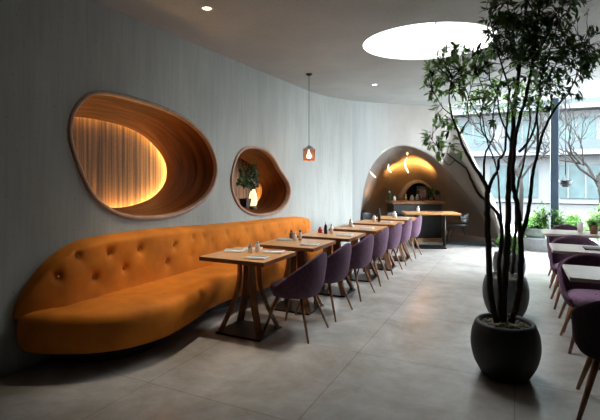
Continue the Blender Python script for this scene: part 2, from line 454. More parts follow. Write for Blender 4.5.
# window wall
def window(name, P, Q, mull, planter=True):
    bm = bmesh.new(); d = (Q-P)
    vs = [bm.verts.new(p) for p in (P, Q, Q+Vector((0, 0, CZ)), P+Vector((0, 0, CZ)))]; bm.faces.new(vs)
    w = struct(name, bm, M['glass'])
    rot = Matrix.Rotation(math.atan2(d.y, d.x), 3, 'Z')
    for t, wd in mull:
        b2 = bmesh.new(); c = P+d*t; box(b2, (c.x, c.y, CZ/2), (wd, .12, CZ), .01, rot); obj('mullion', b2, M['mullion'], w, False)
    b2 = bmesh.new(); c = P+d*.5; box(b2, (c.x, c.y, .03), (d.length, .1, .06), 0, rot); obj('sill', b2, M['mullion'], w, False)
    return w
PW, QW = Vector((-1.3, YW, 0)), Vector((XR, YW, 0))
mx = on_y(554.5, 150, YW).x
window('window_1', PW, QW, [((mx+1.3)/4.9, .15), ((mx+1.75+1.3)/4.9, .1)])
window('window_3', Vector((XR, 8.6, 0)), Vector((XR, YW, 0)), [(.02, .1), (.5, .1), (.985, .12)])
# low planter wall under the window
bm = bmesh.new()
cp = resample(catmull([(-.02, 10.32, 0), (.15, 10.12, 0), (.5, 10.03, 0), (1.2, 10.0, 0), (XR, 10.0, 0)]), 24)
loft(bm, [[Vector((p.x, p.y, z)) for p in cp] for z in (0, .24)] + [[Vector((p.x, min(YW, p.y+.05), .26)) for p in cp], [Vector((p.x, YW, .26)) for p in cp]], cyc=False)
struct('trim_2', bm, M['planter_wall'], True, 40)

# ------------------------------------------------------------------ niches
def norm2(ring):
    n = len(ring); c = sum(ring, Vector())/n; out = []
    for i in range(n):
        t = (ring[(i+1) % n]-ring[i-1]).normalized(); nn = Vector((0, t.z, -t.y))
        if nn.dot(ring[i]-c) < 0: nn = -nn
        out.append(nn)
    return out
def make_niche(root, N, back, depth, aper):
    nn = norm2(N)
    off = lambda d, x: [Vector((x, p.y+q.y*d, p.z+q.z*d)) for p, q in zip(N, nn)]
    bm = bmesh.new(); loft(bm, [off(.016, WX+.001), off(.015, WX+.02), off(.008, WX+.026), off(-.014, WX+.026), off(-.022, WX+.02), off(-.024, WX-.05)])
    obj('rim', bm, M['rim'], root)
    A = resample(aper, len(N), True)
    # match start of the aperture ring to the outline
    def cost(s): return sum((A[(i+s) % len(A)]-N[i]).length_squared for i in range(0, len(N), 3))
    s = min(range(len(A)), key=cost); A = A[s:]+A[:s]
    base = off(-.022, WX-.02)
    rg = [base]
    for k in range(1, 9):
        t = k/8; e = math.sin(t*PI/2)**.8
        rg.append([Vector((WX-.02-(depth-.02)*t, b.y+(a.y-b.y)*(t**1.7), b.z+(a.z-b.z)*(t**1.7))) for a, b in zip(A, base)])
    rg.append([Vector((WX-depth-.015, a.y, a.z)) for a in A])
    bm = bmesh.new(); loft(bm, rg); obj('liner', bm, M['liner'], root)
    c = sum(A, Vector())/len(A)
    sc = lambda f, x: [Vector((x, c.y+(a.y-c.y)*f, c.z+(a.z-c.z)*f)) for a in A]
    bm = bmesh.new(); vs = [bm.verts.new(p) for p in sc(1.22, WX-depth-.10)]; bm.faces.new(vs); 
    loft(bm, [sc(1.22, WX-depth-.10), sc(1.22, WX-depth+.0), sc(1.0, WX-depth-.014)])
    obj('back_panel', bm, M['panel'], root, True, angle=30)
    return sc
n1 = thing('wall_niche', 'large pebble-shaped wooden wall niche with glowing plank back panel', 'niche')
bx = WX-.42
ap1 = closed([on_x(a, b, bx) for a, b in [(x/2.727, 70+y/2.727) for x, y in [(120,200),(150,140),(205,127),(270,136),(330,150),(385,174),(425,208),(450,245),(457,280),(448,315),(418,347),(375,366),(330,375),(290,372),(245,340),(195,290),(140,260)]]])
sc = make_niche(n1, N1, bx, .42, ap1)
bm = bmesh.new(); r = sc(1.13, WX-.42-.05); rr_ = r+[r[0]]; cy_ = sum(p.y for p in r)/len(r); cz_ = sum(p.z for p in r)/len(r); tube(bm, rr_, [.005+.016*max(0, ((p.y-cy_)*.7-(p.z-cz_))/.45) for p in rr_], 6, False); obj('light_strip', bm, M['led'], n1)
n2 = thing('wall_niche', 'smaller rounded wooden wall niche holding a leafy plant', 'niche')
bx2 = WX-.48
ap2 = closed([on_x(a, b, bx2) for a, b in [(220+x/5.25, 140+y/5.25) for x, y in [(-30,215),(-15,150),(20,105),(75,90),(130,105),(180,150),(215,210),(225,270),(205,320),(160,350),(100,352),(40,340),(0,290)]]])
sc2 = make_niche(n2, N2, bx2, .48, ap2)
bm = bmesh.new(); r = sc2(1.13, WX-.48-.05); tube(bm, [p for p in r+r if p.z < 1.32][:34], .007, 6, False) if False else [tube(bm, [a_, b_], .007, 6, False) for a_, b_ in zip(r, r[1:]+r[:1]) if max(a_.z, b_.z) < sum(p.z for p in r)/len(r)-.02]; obj('light_strip', bm, M['led'], n2)

# ------------------------------------------------------------------ bench
ban = thing('banquette', 'long curved orange velvet banquette with tufted back along the concrete wall', 'sofa')
out = [(-3.40, 2.06), (-3.26, 2.08), (-3.06, 2.15), (-2.86, 2.27), (-2.70, 2.44), (-2.61, 2.64), (-2.58, 2.86), (-2.63, 3.2), (-2.73, 3.62), (-2.75, 3.95), (-2.69, 4.3), (-2.63, 4.8), (-2.62, 5.4), (-2.64, 6.2), (-2.70, 6.8), (-2.86, 7.2), (-3.1, 7.36), (-3.38, 7.38)]
pl = resample(catmull([(x, y, 0) for x, y in out], 6), 110)
nr = []
for i in range(len(pl)):
    t = (pl[min(i+1, len(pl)-1)]-pl[max(i-1, 0)]).normalized(); nr.append(Vector((t.y, -t.x, 0)))
cn = Vector((-3.1, 4.6, 0))
def inset(d, z, wob=0):
    o = []
    for i, (p, n) in enumerate(zip(pl, nr)):
        q = p-n*d; q.x = max(q.x, -3.42)
        q.z = z + (wob*noise.noise(p*1.7) if wob else 0); o.append(q)
    return o
rings = [inset(.20, .13), inset(.12, .135), inset(.05, .16), inset(.012, .22), inset(0, .31), inset(.004, .385), inset(.018, .425), inset(.045, .447), inset(.09, .455, .01), inset(.2, .458, .015)]
back_line = []
for p in inset(.2, .46): back_line.append(Vector((-3.42, p.y, .455)))
rings.append([a.lerp(b, .5) for a, b in zip(rings[-1], back_line)]); rings.append(back_line)
bm = bmesh.new(); loft(bm, rings, cyc=False)
obj('seat', bm, M['orange'], ban)
bm = bmesh.new(); loft(bm, [inset(.28, 0), inset(.28, .12)], cyc=False)
obj('plinth', bm, M['plinth'], ban)
# backrest
topz = [(2.06, .46), (2.10, .57), (2.20, .71), (2.32, .82), (2.5, .915), (2.76, .96), (3.53, .955), (4.63, .90), (5.8, .86), (6.5, .835), (6.97, .80), (7.2, .74), (7.33, .62), (7.38, .47)]
tz = resample(catmull([(0, y, z) for y, z in topz], 8), 330)
btn_px = [(165,183),(262,185),(218,127),(303,118),(385,108),(345,160),(460,143),(480,97),(530,75),(527,122),(582,88),(600,132)]
btn = [on_x(x/2.727, 210+y/2.727, -3.27) for x, y in btn_px]
yy = 4.15; k = 0
while yy < 6.9:
    btn.append(Vector((-3.27, yy, .80-.03*(yy-4)))); btn.append(Vector((-3.27, yy+.22, .63-.012*(yy-4)))); yy += .45
rings = []
NP = 26
for q in tz:
    row = []; y, zt = q.y, q.z
    hgt = max(.0, zt-.42)
    for k in range(NP+1):
        t = k/NP
        if t < .72: z = .42+hgt*(t/.72)*.93; x = -3.235-.055*(t/.72)-.02*math.cos(t/.72*PI)
        else:
            a = (t-.72)/.28*PI/2; x = -3.27-.165*math.sin(a); z = .42+hgt*(.93+.07*math.sin(a))
        if t < .72 and t > .6: pass
        endf = min(1, (y-2.06)/.32, (7.38-y)/.3); endf = max(0, endf)
        x = -3.435+(x+3.435)*(endf**.5)
        row.append(Vector((x, y, z)))
    rings.append(row)
for row in rings:
    for p in row:
        dsp = 0
        for ib, b in enumerate(btn):
            dy, dz = p.y-b.y, p.z-b.z; r2 = dy*dy+dz*dz
            if r2 < .09:
                dsp += .034*math.exp(-r2/.0011) + .02*math.exp(-r2/.012)
                if ib > 11: dsp *= .6
                dsp += .010*math.exp(-abs(dy*.9+dz*.6)/.009)*math.exp(-r2/.006)
        p.x -= min(dsp, .07); p.x += .008*noise.noise(Vector((1, p.y*4, p.z*5)))
        p.x = max(p.x, -3.44)
bm = bmesh.new(); loft(bm, rings, cyc=False)
bmesh.ops.recalc_face_normals(bm, faces=bm.faces)
back = obj('backrest', bm, M['orange'], ban)
for b in btn:
    bm = bmesh.new(); lathe(bm, [(.012, 0), (.010, .004), (0, .006)], seg=10)
    o = obj('button', bm, M['orange_dark'], back, loc=(b.x-.03, b.y, b.z)); o.rotation_euler = (0, PI/2, 0)

# ------------------------------------------------------------------ tables on the left
def make_table(label):
    t = thing('dining_table', label, 'table', group=None)
    bm = bmesh.new(); box(bm, (0, 0, .733), (.70, .64, .034), .003)
    tp = obj('tabletop', bm, M['top'], t, False)
    bm = bmesh.new()
    for sx, sy, lx, ly in ((0, -.3215, .70, .006), (0, .3215, .70, .006), (.3515, 0, .006, .64), (-.3515, 0, .006, .64)): box(bm, (sx, sy, .731), (lx, ly, .036), 0)
    obj('edge_band', bm, M['edge'], tp, False)
    for a in range(4):
        sx, sy = (1, 1, -1, -1)[a], (1, -1, 1, -1)[a]
        bm = bmesh.new()
        pts = [(.07*sx, .06*sy, .715), (.075*sx, .065*sy, .5), (.12*sx, .10*sy, .28), (.22*sx, .17*sy, .018)]
        cp_ = catmull(pts, 5); rg = []
        for p in cp_:
            w = .034; th = .013; tdir = Vector((sx*.6, sy*.8, 0)).normalized(); sd = Vector((-tdir.y, tdir.x, 0))
            rg.append([p+sd*w+tdir*th, p-sd*w+tdir*th, p-sd*w-tdir*th, p+sd*w-tdir*th])
        loft(bm, rg); obj('leg', bm, M['strut'], t, False)
    bm = bmesh.new(); box(bm, (0, 0, .70), (.34, .28, .03), .004); obj('top_bracket', bm, M['strut'], t, False)
    bm = bmesh.new(); box(bm, (0, 0, .009), (.50, .42, .018), .004); obj('base_plate', bm, M['black_metal'], t, False)
    return t
tl = [(-2.325, 3.64), (-2.25, 4.53), (-2.15, 5.37), (-2.085, 6.28), (-2.03, 7.16), (-1.98, 8.02)]
tlab = ['wooden table nearest the camera, set before the orange banquette',
        'wooden table second in the row from the camera beside the banquette',
        'wooden table third in the row, with a red-capped bottle on it',
        'wooden table fourth in the row, at the far end of the banquette',
        'wooden table fifth in the row, past the end of the banquette',
        'wooden table at the far end of the row by the cave opening']
t0 = make_table(tlab[0]); t0['group'] = 'wooden tables in the long row'; t0.location = (*tl[0], 0)
for p, l in zip(tl[1:], tlab[1:]): dup(t0, (*p, 0), 0, l)

# ------------------------------------------------------------------ chairs
def sup(r, a, n=2.6): 
    c, s = math.cos(a), math.sin(a); k = (abs(c)**n+abs(s)**n)**(-1/n); return Vector((r[0]*c*k, r[1]*s*k, 0))
def make_chair(name, label, shell, cushion, hb=.36, legmat=None, cush_name='seat', thick=1):
    t = thing(name, label, 'chair')            # faces -x, back at +x
    legmat = legmat or M['leg_wood']
    bm = bmesh.new(); rg = []
    for f, z in ((.55, .395), (.85, .395), (.97, .41), (1, .435), (.97, .462), (.85, .475), (.5, .478), (.05, .476)):
        rg.append([sup((.22*f, .225*f), 2*PI*k/32)+Vector((-.015, 0, z)) for k in range(32)])
    loft(bm, rg); obj(cush_name, bm, cushion, t)
    # wrap-around shell
    bm = bmesh.new(); rg = []; NA = 36; NW = 10; AM = math.radians(128)
    for j in range(NW+1):
        w = j/NW; row = []
        for k in range(NA+1):
            a = -AM+2*AM*k/NA; c = max(0, math.cos(a/AM*PI/2))
            top = .445+hb*(c**1.5)
            z = .375+(top-.375)*w
            flare = 1+.17*((z-.375)/.4)*(1 if abs(a) < 1.2 else .6) - .09*max(0, (z-.66)/.14)
            tuck = .86+.14*min(1, (z-.375)/.07)
            p = sup((.232*flare*tuck, .245*flare*tuck), a)
            p.x += .06*max(0, (z-.42))*c
            p.z = z; row.append(p)
        rg.append(row)
    # bowl underneath
    under = []
    loft(bm, rg, cyc=False)
    base = [sup((.2, .21), -PI+2*PI*k/32)+Vector((0, 0, .375)) for k in range(32)]
    b0 = [sup((.12, .12), -PI+2*PI*k/32)+Vector((0, 0, .355)) for k in range(32)]
    o = obj('backrest', bm, shell, t)
    md = o.modifiers.new('solid', 'SOLIDIFY'); md.thickness = .032; md.offset = 0
    md = o.modifiers.new('sub', 'SUBSURF'); md.levels = 1; md.render_levels = 1
    bm = bmesh.new(); loft(bm, [b0, base, [p*1.0+Vector((0, 0, .03)) for p in [sup((.215, .222), -PI+2*PI*k/32)+Vector((0, 0, .375)) for k in range(32)]]])
    bm.faces.new([v for v in bm.verts][:32][::-1])
    obj('seat_shell', bm, shell, t)
    for sx in (-1, 1):
        for sy in (-1, 1):
            bm = bmesh.new(); tube(bm, [(.12*sx, .13*sy, .37), (.24*sx+.005, .235*sy, 0)], [.017*thick, .0095*thick], 10)
            obj('leg', bm, legmat, t)
    return t
chl = [(-1.915, 3.83), (-1.90, 4.50), (-1.89, 5.33), (-1.90, 6.12), (-1.90, 6.92), (-1.89, 7.68), (-1.86, 8.40)]
clab = ['purple velvet tub chair nearest the camera in the row facing the banquette',
        'purple velvet tub chair second from the camera, at the second wooden table',
        'purple velvet tub chair third from the camera, at the third wooden table',
        'purple velvet tub chair fourth from the camera, at the fourth wooden table',
        'purple velvet tub chair third from the far end of the row',
        'purple velvet tub chair second from the far end of the row',
        'purple velvet tub chair farthest along the row, nearest the cave opening']
ch0 = make_chair('tub_chair', clab[0], M['purple'], M['purple'], .345)
ch0['group'] = 'purple tub chairs along the wooden tables'; ch0.location = (*chl[0], 0)
for k, (p, l) in enumerate(zip(chl[1:], clab[1:])): dup(ch0, (*p, 0), random.uniform(-.1, .1), l)

# right-hand tables and chairs
def make_pale(label):
    t = thing('cafe_table', label, 'table')
    bm = bmesh.new(); box(bm, (0, 0, .735), (.95, .56, .03), .004); obj('tabletop', bm, M['top_pale'], t, False)
    bm = bmesh.new(); lathe(bm, [(.045, .02), (.03, .06), (.028, .68), (.06, .72)], seg=20); obj('pedestal', bm, M['black_metal'], t)
    bm = bmesh.new()
    box(bm, (0, 0, .012), (.60, .07, .024), .005); box(bm, (0, 0, .012), (.07, .46, .024), .005)
    obj('base', bm, M['black_metal'], t, False)
    return t
rt = [(.845, 4.12), (.825, 5.46), (.82, 6.98)]
rl = ['pale topped table nearest the camera in the window-side row', 'pale topped table in the middle of the window-side row', 'pale topped table nearest the window, with a flower cup on it']
r0 = make_pale(rl[0]); r0['group'] = 'pale tables on the window side'; r0.location = (*rt[0], 0)
for p, l in zip(rt[1:], rl[1:]): dup(r0, (*p, 0), 0, l)
rch = [((.61, 3.40), -PI/2-.1, 'purple tub chair, shade painted in, closest to the camera with its back to it'),
       ((.64, 4.60), PI/2+.05, 'purple tub chair behind the nearest pale table, facing the camera'),
       ((.66, 5.18), -PI/2, 'purple tub chair with its back to the camera at the middle pale table'),
       ((.64, 5.98), PI/2, 'purple tub chair on the far side of the middle pale table'),
       ((.66, 6.58), -PI/2, 'purple tub chair drawn up to the near side of the pale table by the window'),
       ((.70, 7.44), PI/2, 'dark backed tub chair beyond the farthest pale table')]
near = make_chair('padded_tub_chair', rch[0][2], M['purple_shaded'], M['purple_shaded'], .345, thick=1.3)
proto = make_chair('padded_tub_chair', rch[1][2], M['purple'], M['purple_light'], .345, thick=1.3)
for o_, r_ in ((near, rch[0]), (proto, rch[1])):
    o_['group'] = 'tub chairs at the pale tables'
    o_.location = (*r_[0], 0); o_.rotation_euler = (0, 0, r_[1])
for (p, a, l) in rch[2:]: dup(proto, (*p, 0), a, l)

# ------------------------------------------------------------------ table-top things
def napkin(p, rz, label, first=[None]):
    if first[0] is None:
        t = thing('folded_napkin', label, 'napkin', p, rz, 'folded napkins on the wooden tables')
        bm = bmesh.new(); box(bm, (0, 0, .006), (.20, .13, .010), .004); box(bm, (.004, .003, .0145), (.19, .12, .006), .003); obj('cloth', bm, M['napkin'], t, True, angle=40)
        bm = bmesh.new(); box(bm, (-.01, .0, .0195), (.17, .014, .003), .001); box(bm, (.06, 0, .0195), (.06, .022, .003), .001); obj('fork', bm, M['steel'], t, False)
        bm = bmesh.new(); box(bm, (0, .03, .0195), (.18, .013, .003), .001); obj('knife', bm, M['steel'], t, False)
        first[0] = t; return t
    return dup(first[0], p, rz, label)
TZ = .751
ordn = ['nearest', 'second', 'third', 'fourth', 'fifth', 'farthest']
nk = [[(-.22, .06, .3, 'by the bench on'), (.19, -.17, .15, 'on the aisle-side near corner of'), (.17, .18, .2, 'on the aisle-side far corner of'), (-.12, .24, .3, 'at the far bench-side edge of')],
      [(-.2, .10, .2, 'by the bench on'), (.22, -.12, .1, 'on the aisle side of')],
      [(.2, -.06, .1, 'on the aisle side of')], [(.15, -.1, .1, 'on the aisle side of'), (-.2, .05, .2, 'by the wall on')], [(.12, 0, .1, 'on the aisle side of')], [(.15, 0, .1, 'on the aisle side of')]]
for i, lst in enumerate(nk):
    for (dx, dy, rz, w) in lst: napkin((tl[i][0]+dx, tl[i][1]+dy, TZ-.0015), rz, 'folded grey napkin with cutlery %s the %s wooden table' % (w, ordn[i]))
def bottle(name, p, h, r, body, cap, label, cat, group='condiments on the wooden tables', capname='cap'):
    t = thing(name, label, cat, p, 0, group)
    bm = bmesh.new(); lathe(bm, [(0, 0), (r, 0), (r, h*.55), (r*.92, h*.66), (r*.5, h*.78), (r*.45, h*.84)], seg=16); obj('body', bm, body, t)
    bm = bmesh.new(); lathe(bm, [(r*.52, h*.82), (r*.6, h*.86), (r*.6, h*.98), (0, h)], seg=16); obj(capname, bm, cap, t)
    return t
for i, (dx, dy, h, r, bd, cp2, nm, cat, what) in [(i, q) for i, L in enumerate([
    [(-.03, .06, .10, .022, 'steel', 'steel', 'pepper_shaker', 'shaker', 'small steel pepper shaker on'), (.02, .12, .11, .024, 'white', 'steel', 'salt_shaker', 'shaker', 'white salt shaker with steel cap on')],
    [(-.14, .14, .12, .025, 'brown_pot', 'red', 'sauce_bottle', 'bottle', 'small brown sauce bottle with red cap on'), (-.08, .1, .10, .024, 'white', 'steel', 'salt_shaker', 'shaker', 'white salt shaker with steel cap on'), (-.04, .17, .12, .02, 'steel', 'black_metal', 'pepper_shaker', 'shaker', 'slim steel pepper shaker on')],
    [(-.2, .07, .08, .03, 'red', 'red', 'sauce_jar', 'jar', 'small red sauce jar on'), (-.10, .02, .15, .022, 'black_metal', 'steel', 'oil_bottle', 'bottle', 'dark oil bottle on'), (-.04, .08, .13, .022, 'white', 'steel', 'salt_shaker', 'shaker', 'white salt shaker with steel cap on')],
    [(-.13, .0, .13, .028, 'steel', 'steel', 'water_jug', 'jug', 'small steel jug on')],
    [(-.08, .0, .14, .028, 'white', 'black_metal', 'syrup_bottle', 'bottle', 'pale bottle on'), (-.01, .05, .22, .024, 'black_metal', 'black_metal', 'oil_bottle', 'bottle', 'tall dark bottle on')],
    [(.0, .0, .12, .04, 'white', 'white', 'sugar_jar', 'jar', 'white sugar jar on')]]) for q in L]:
    bottle(nm, (tl[i][0]+dx, tl[i][1]+dy, TZ-.001), h, r, M[bd], M[cp2], '%s the %s wooden table' % (what, ordn[i]), cat)
# items on pale tables
def cup(name, p, r, h, mat, label):
    bm = bmesh.new(); lathe(bm, [(0, 0), (r*.7, 0), (r, h), (r*.9, h), (r*.62, .01), (0, .01)], seg=18)
    return tag(obj(name, bm, mat, None, loc=p), label, 'cup')
p = on_z(579, 231, .75); cup('ceramic_cup', (p.x, 7.02, .7505), .045, .13, M['white'], 'white ceramic cup on the pale table nearest the window')
fl = thing('flower_pot', 'small brown pot of white flowers on the pale table nearest the window', 'potted flower', (p.x+.14, 6.95, .7505))
bm = bmesh.new(); lathe(bm, [(0, 0), (.04, 0), (.06, .11), (.052, .11), (.04, .09), (0, .09)], seg=18); obj('pot', bm, M['brown_pot'], fl)
bm = bmesh.new()
for k in range(40): leaf(bm, Vector((random.uniform(-.03, .03), random.uniform(-.03, .03), .10)), Vector((random.gauss(0, .6), random.gauss(0, .6), 1)), .10, .018)
obj('foliage', bm, M['leaf_mid'], fl)
bm = bmesh.new()
for k in range(9):
    c = Vector((random.uniform(-.06, .06), random.uniform(-.06, .06), random.uniform(.16, .22)))
    for j in range(6): leaf(bm, c, Vector((math.cos(j*1.05), math.sin(j*1.05), .3)), .025, .011)
obj('blossom', bm, M['white'], fl)
for i, (x, y) in enumerate([(.80, 4.1), (.78, 5.45)]):
    bm = bmesh.new(); box(bm, (0, 0, .006), (.26, .17, .012), .004)
    tag(obj('menu_folder', bm, M['black_metal'], None, False, loc=(x, y, .7505)), ['dark flat menu folder lying on the nearest pale table', 'dark flat menu folder lying on the middle pale table'][i], 'menu', 'menus on the pale tables')

# ------------------------------------------------------------------ pendant, downlights
pd = at_d(309, 150, 6.82)
pen = thing('pendant_lamp', 'copper glass pendant lamp hanging from a long cord before the concrete wall', 'lamp', (pd.x, pd.y, 0))
bm = bmesh.new(); lathe(bm, [(0, CZ), (.05, CZ), (.05, CZ-.02), (.012, CZ-.035)], seg=20); obj('ceiling_rose', bm, M['black_metal'], pen)
bm = bmesh.new(); tube(bm, [(0, 0, CZ-.02), (0, 0, 1.98)], .0045, 6); obj('cord', bm, M['black_metal'], pen)
bm = bmesh.new(); lathe(bm, [(.012, 1.99), (.03, 1.975), (.105, 1.93), (.105, 1.925)], seg=6); lathe(bm, [(.105, 1.928), (.10, 1.925), (.092, 1.755), (.098, 1.752)], seg=6)
obj('lamp_shade', bm, M['copper_glass'], pen, False)
bm = bmesh.new()
for k in range(6):
    a = 2*PI*k/6; c, s = math.cos(a), math.sin(a); c2, s2 = math.cos(a+PI/3), math.sin(a+PI/3)
    tube(bm, [(.012*c, .012*s, 1.985), (.105*c, .105*s, 1.928), (.096*c, .096*s, 1.752)], .0035, 5)
    tube(bm, [(.105*c, .105*s, 1.928), (.105*c2, .105*s2, 1.928)], .0035, 5); tube(bm, [(.096*c, .096*s, 1.752), (.096*c2, .096*s2, 1.752)], .0035, 5)
    tube(bm, [(.105*c, .105*s, 1.928), (.096*c2, .096*s2, 1.752)], .002, 4)
obj('cage', bm, M['copper'], pen)
bm = bmesh.new(); lathe(bm, [(0, 1.785), (.025, 1.79), (.038, 1.82), (.03, 1.85), (.014, 1.875), (.012, 1.92)], seg=16); obj('bulb', bm, M['bulb'], pen)
for (px, py, l) in ((207, 8, 'small recessed downlight in the ceiling above the large niche'), (374.5, 84.5, 'small recessed downlight in the ceiling near the skylight and pendant')):
    q = on_z(px, py, CZ)
    t = thing('downlight', l, 'light', (q.x, q.y, CZ), 0, 'recessed ceiling downlights')
    bm = bmesh.new(); lathe(bm, [(.058, -.001), (.056, -.008), (.042, -.008), (.036, -.002)], seg=24); obj('bezel', bm, M['white'], t)
    bm = bmesh.new(); lathe(bm, [(.038, -.003), (0, -.003)], seg=24); obj('lens', bm, M['spot'], t)

# ------------------------------------------------------------------ trees in pots
POT = [(0, .0), (.155, 0), (.185, .02), (.238, .12), (.262, .23), (.255, .33), (.228, .41), (.215, .425), (.198, .425), (.19, .40), (0, .385)]
def pot(parent, mat, sc=1, zs=1):
    bm = bmesh.new(); pp_ = [(0, 0), (.15, 0)]+[(v.x, v.y) for v in catmull([(r, z, 0) for r, z in POT[2:7]], 5)]+POT[7:-1]+[(.185, .36)]; lathe(bm, [(r*sc, z*zs) for r, z in pp_], seg=56); obj('pot', bm, mat, parent)
    bm = bmesh.new(); lathe(bm, [(.192*sc, .39*zs), (.1*sc, .40*zs), (0, .402*zs)], seg=32)
    for k in range(170):
        a, r = random.uniform(0, 2*PI), .18*sc*math.sqrt(random.random())
        m = Matrix.Translation((r*math.cos(a), r*math.sin(a), .398*zs)) @ Matrix.Rotation(random.random()*3, 4, 'Z') @ Matrix.Diagonal((.016, .011, .009, 1))
        bmesh.ops.create_icosphere(bm, subdivisions=1, radius=1, matrix=m)
    obj('soil', bm, M['soil'], parent)
def branch(bm, pts, r0, r1, seg=8):
    P = catmull(pts, 6); n = len(P)
    P = [p+rvec()*min(.004, r0*.15) if 0 < i < n-1 else p for i, p in enumerate(P)]
    tube(bm, P, [r0+(r1-r0)*(i/(n-1))**.8 for i in range(n)], seg); return P
pc = at_d(505, 350, 3.33); pc.z = 0
tr = thing('potted_tree', 'tall multi-stemmed leafy tree in a round black planter nearest the camera', 'potted tree', pc)
pot(tr, M['planter'], .93, .97)
def PL(lst): return [at_d(a, b, d)-pc for a, b, d in lst]
skeleton = [
  ('trunk', [(497,322,3.30),(491,300,3.29),(489,270,3.28),(488,235,3.27),(487,205,3.26),(488,188,3.25)], .030, .022),
  ('trunk', [(503,322,3.38),(504,290,3.38),(507,250,3.39),(508,215,3.40),(509,180,3.41),(512,145,3.42),(514,110,3.43),(519,70,3.44),(524,30,3.45),(527,-5,3.46)], .034, .012),
  ('trunk', [(511,322,3.28),(518,300,3.27),(521,265,3.27),(520,235,3.26),(517,205,3.26),(514,190,3.27),(513,165,3.28),(517,130,3.28),(526,95,3.28),(533,60,3.28),(538,20,3.28),(541,-15,3.28)], .030, .009),
  ('branch', [(500,318,3.33),(500,290,3.34),(499,262,3.35),(502,235,3.36),(498,215,3.35),(488,203,3.33),(478,193,3.31),(470,177,3.30),(466,168,3.30),(455,160,3.29),(447,153,3.28)], .024, .004),
  ('branch', [(488,190,3.25),(482,178,3.24),(472,163,3.22),(464,148,3.20),(459,135,3.2),(452,115,3.18),(449,95,3.17),(452,78,3.16)], .020, .004),
  ('branch', [(488,190,3.25),(493,178,3.24),(498,170,3.24),(499,160,3.24),(505,150,3.25),(507,120,3.26),(509,90,3.27),(500,60,3.28),(495,40,3.28),(489,15,3.3)], .016, .004),
  ('branch', [(484,180,3.25),(484,165,3.26),(486,152,3.27),(490,143,3.28),(483,133,3.29),(480,118,3.30),(484,95,3.31),(478,75,3.3)], .010, .003),
  ('branch', [(490,143,3.28),(494,135,3.28),(493,115,3.28),(497,95,3.28),(503,70,3.3)], .008, .003),
  ('branch', [(459,135,3.2),(465,125,3.21),(469,119,3.22),(467,108,3.22),(470,92,3.22),(474,76,3.22)], .007, .002),
  ('branch', [(520,240,3.26),(526,220,3.25),(530,200,3.24),(532,178,3.23),(537,155,3.22),(544,130,3.21),(553,112,3.20),(561,101,3.2),(568,94,3.2),(575,80,3.2),(583,60,3.2)], .020, .004),
  ('branch', [(519,152,3.28),(528,142,3.27),(535,125,3.26),(538,105,3.25),(541,80,3.24),(548,55,3.23),(556,30,3.22),(560,5,3.2)], .012, .003),
  ('branch', [(537,155,3.22),(538,135,3.3),(537,110,3.34),(541,90,3.36),(553,70,3.38),(562,55,3.4),(575,48,3.4),(590,45,3.4)], .010, .003),
  ('branch', [(512,145,3.42),(505,128,3.40),(499,112,3.4),(497,95,3.4),(490,80,3.4),(487,60,3.4),(470,50,3.4)], .010, .003),
  ('branch', [(519,70,3.44),(512,50,3.45),(509,30,3.46),(508,5,3.46),(505,-15,3.46)], .009, .003),
  ('branch', [(533,60,3.28),(545,40,3.2),(553,20,3.15),(563,5,3.1),(575,-8,3.1)], .009, .003),
  ('branch', [(455,160,3.29),(449,165,3.29),(444,160,3.3),(438,148,3.3),(432,140,3.3)], .004, .002),
  ('branch', [(452,115,3.18),(443,108,3.18),(437,98,3.18),(431,88,3.18)], .005, .002),
  ('branch', [(538,20,3.28),(530,5,3.3),(524,-10,3.32)], .006, .003),
  ('branch', [(480,118,3.30),(472,105,3.3),(466,90,3.3),(460,70,3.3)], .005, .002)]
nodes = []
for nm, lst, ra, rb in skeleton:
    bm = bmesh.new(); P = branch(bm, PL(lst), ra*.86, rb*.86, 10); obj(nm, bm, M['bark'], tr)
    nodes += [p for p, q in zip(P, range(len(P))) if p.z > 1.55]
blobs = [(533,8,48,26,620),(515,38,30,24,430),(545,45,36,24,480),(562,68,32,22,300),(592,50,14,26,120),(590,12,12,16,16),(520,85,30,24,230),(455,62,22,16,130),(440,86,16,15,80),(478,88,26,22,190),(478,58,18,14,110),
         (441,118,14,10,30),(438,139,14,10,60),(448,153,14,8,22),(452,128,14,12,26),(500,112,20,14,60),(552,100,22,14,70),(500,20,20,18,60),(575,95,10,8,12),(540,-22,50,20,200),(428,70,8,8,20)]
bmT, bmA, bmB = bmesh.new(), bmesh.new(), bmesh.new()
for (cx, cy, rx, ry, n) in blobs:
    ns = max(2, n//(4 if cx < 500 else 5))
    for s in range(ns):
        a = random.uniform(0, 2*PI); r = math.sqrt(random.random())
        px, py = cx+rx*r*math.cos(a), cy+ry*r*math.sin(a)
        dd = 3.28+random.gauss(0, .16)*(1 if cx > 470 else .6)
        tip = at_d(px, py, dd)-pc
        if tip.z > CZ-.10: tip.z = CZ-.10-random.random()*.15
        nb = min(nodes, key=lambda q: (q-tip).length_squared)
        mid = nb.lerp(tip, .5)+rvec()*.03+Vector((0, 0, .02))
        if (nb-tip).length > .02: tube(bmT, [nb, mid, tip], [.003, .0022, .0012], 4, False)
        dv = (tip-nb).normalized()
        light = (cx < 510 and cy > 40 and random.random() < .85) or (cy > 75 and random.random() < .4)  # crown's lit side painted with lighter leaves, silhouetted upper right with dark ones
        for k in range(8):
            base = mid.lerp(tip, .35+.65*k/7) if (nb-tip).length < .5 else tip-dv*.16*(1-k/7)
            dr = (dv*.9+rvec()*.8+Vector((0, 0, -.12))).normalized()
            L = random.uniform(.04, .075)
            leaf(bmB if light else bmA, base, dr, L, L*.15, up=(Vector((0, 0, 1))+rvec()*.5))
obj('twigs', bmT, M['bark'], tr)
obj('foliage', bmA, M['leaf'], tr); obj('foliage', bmB, M['leaf_mid'], tr)

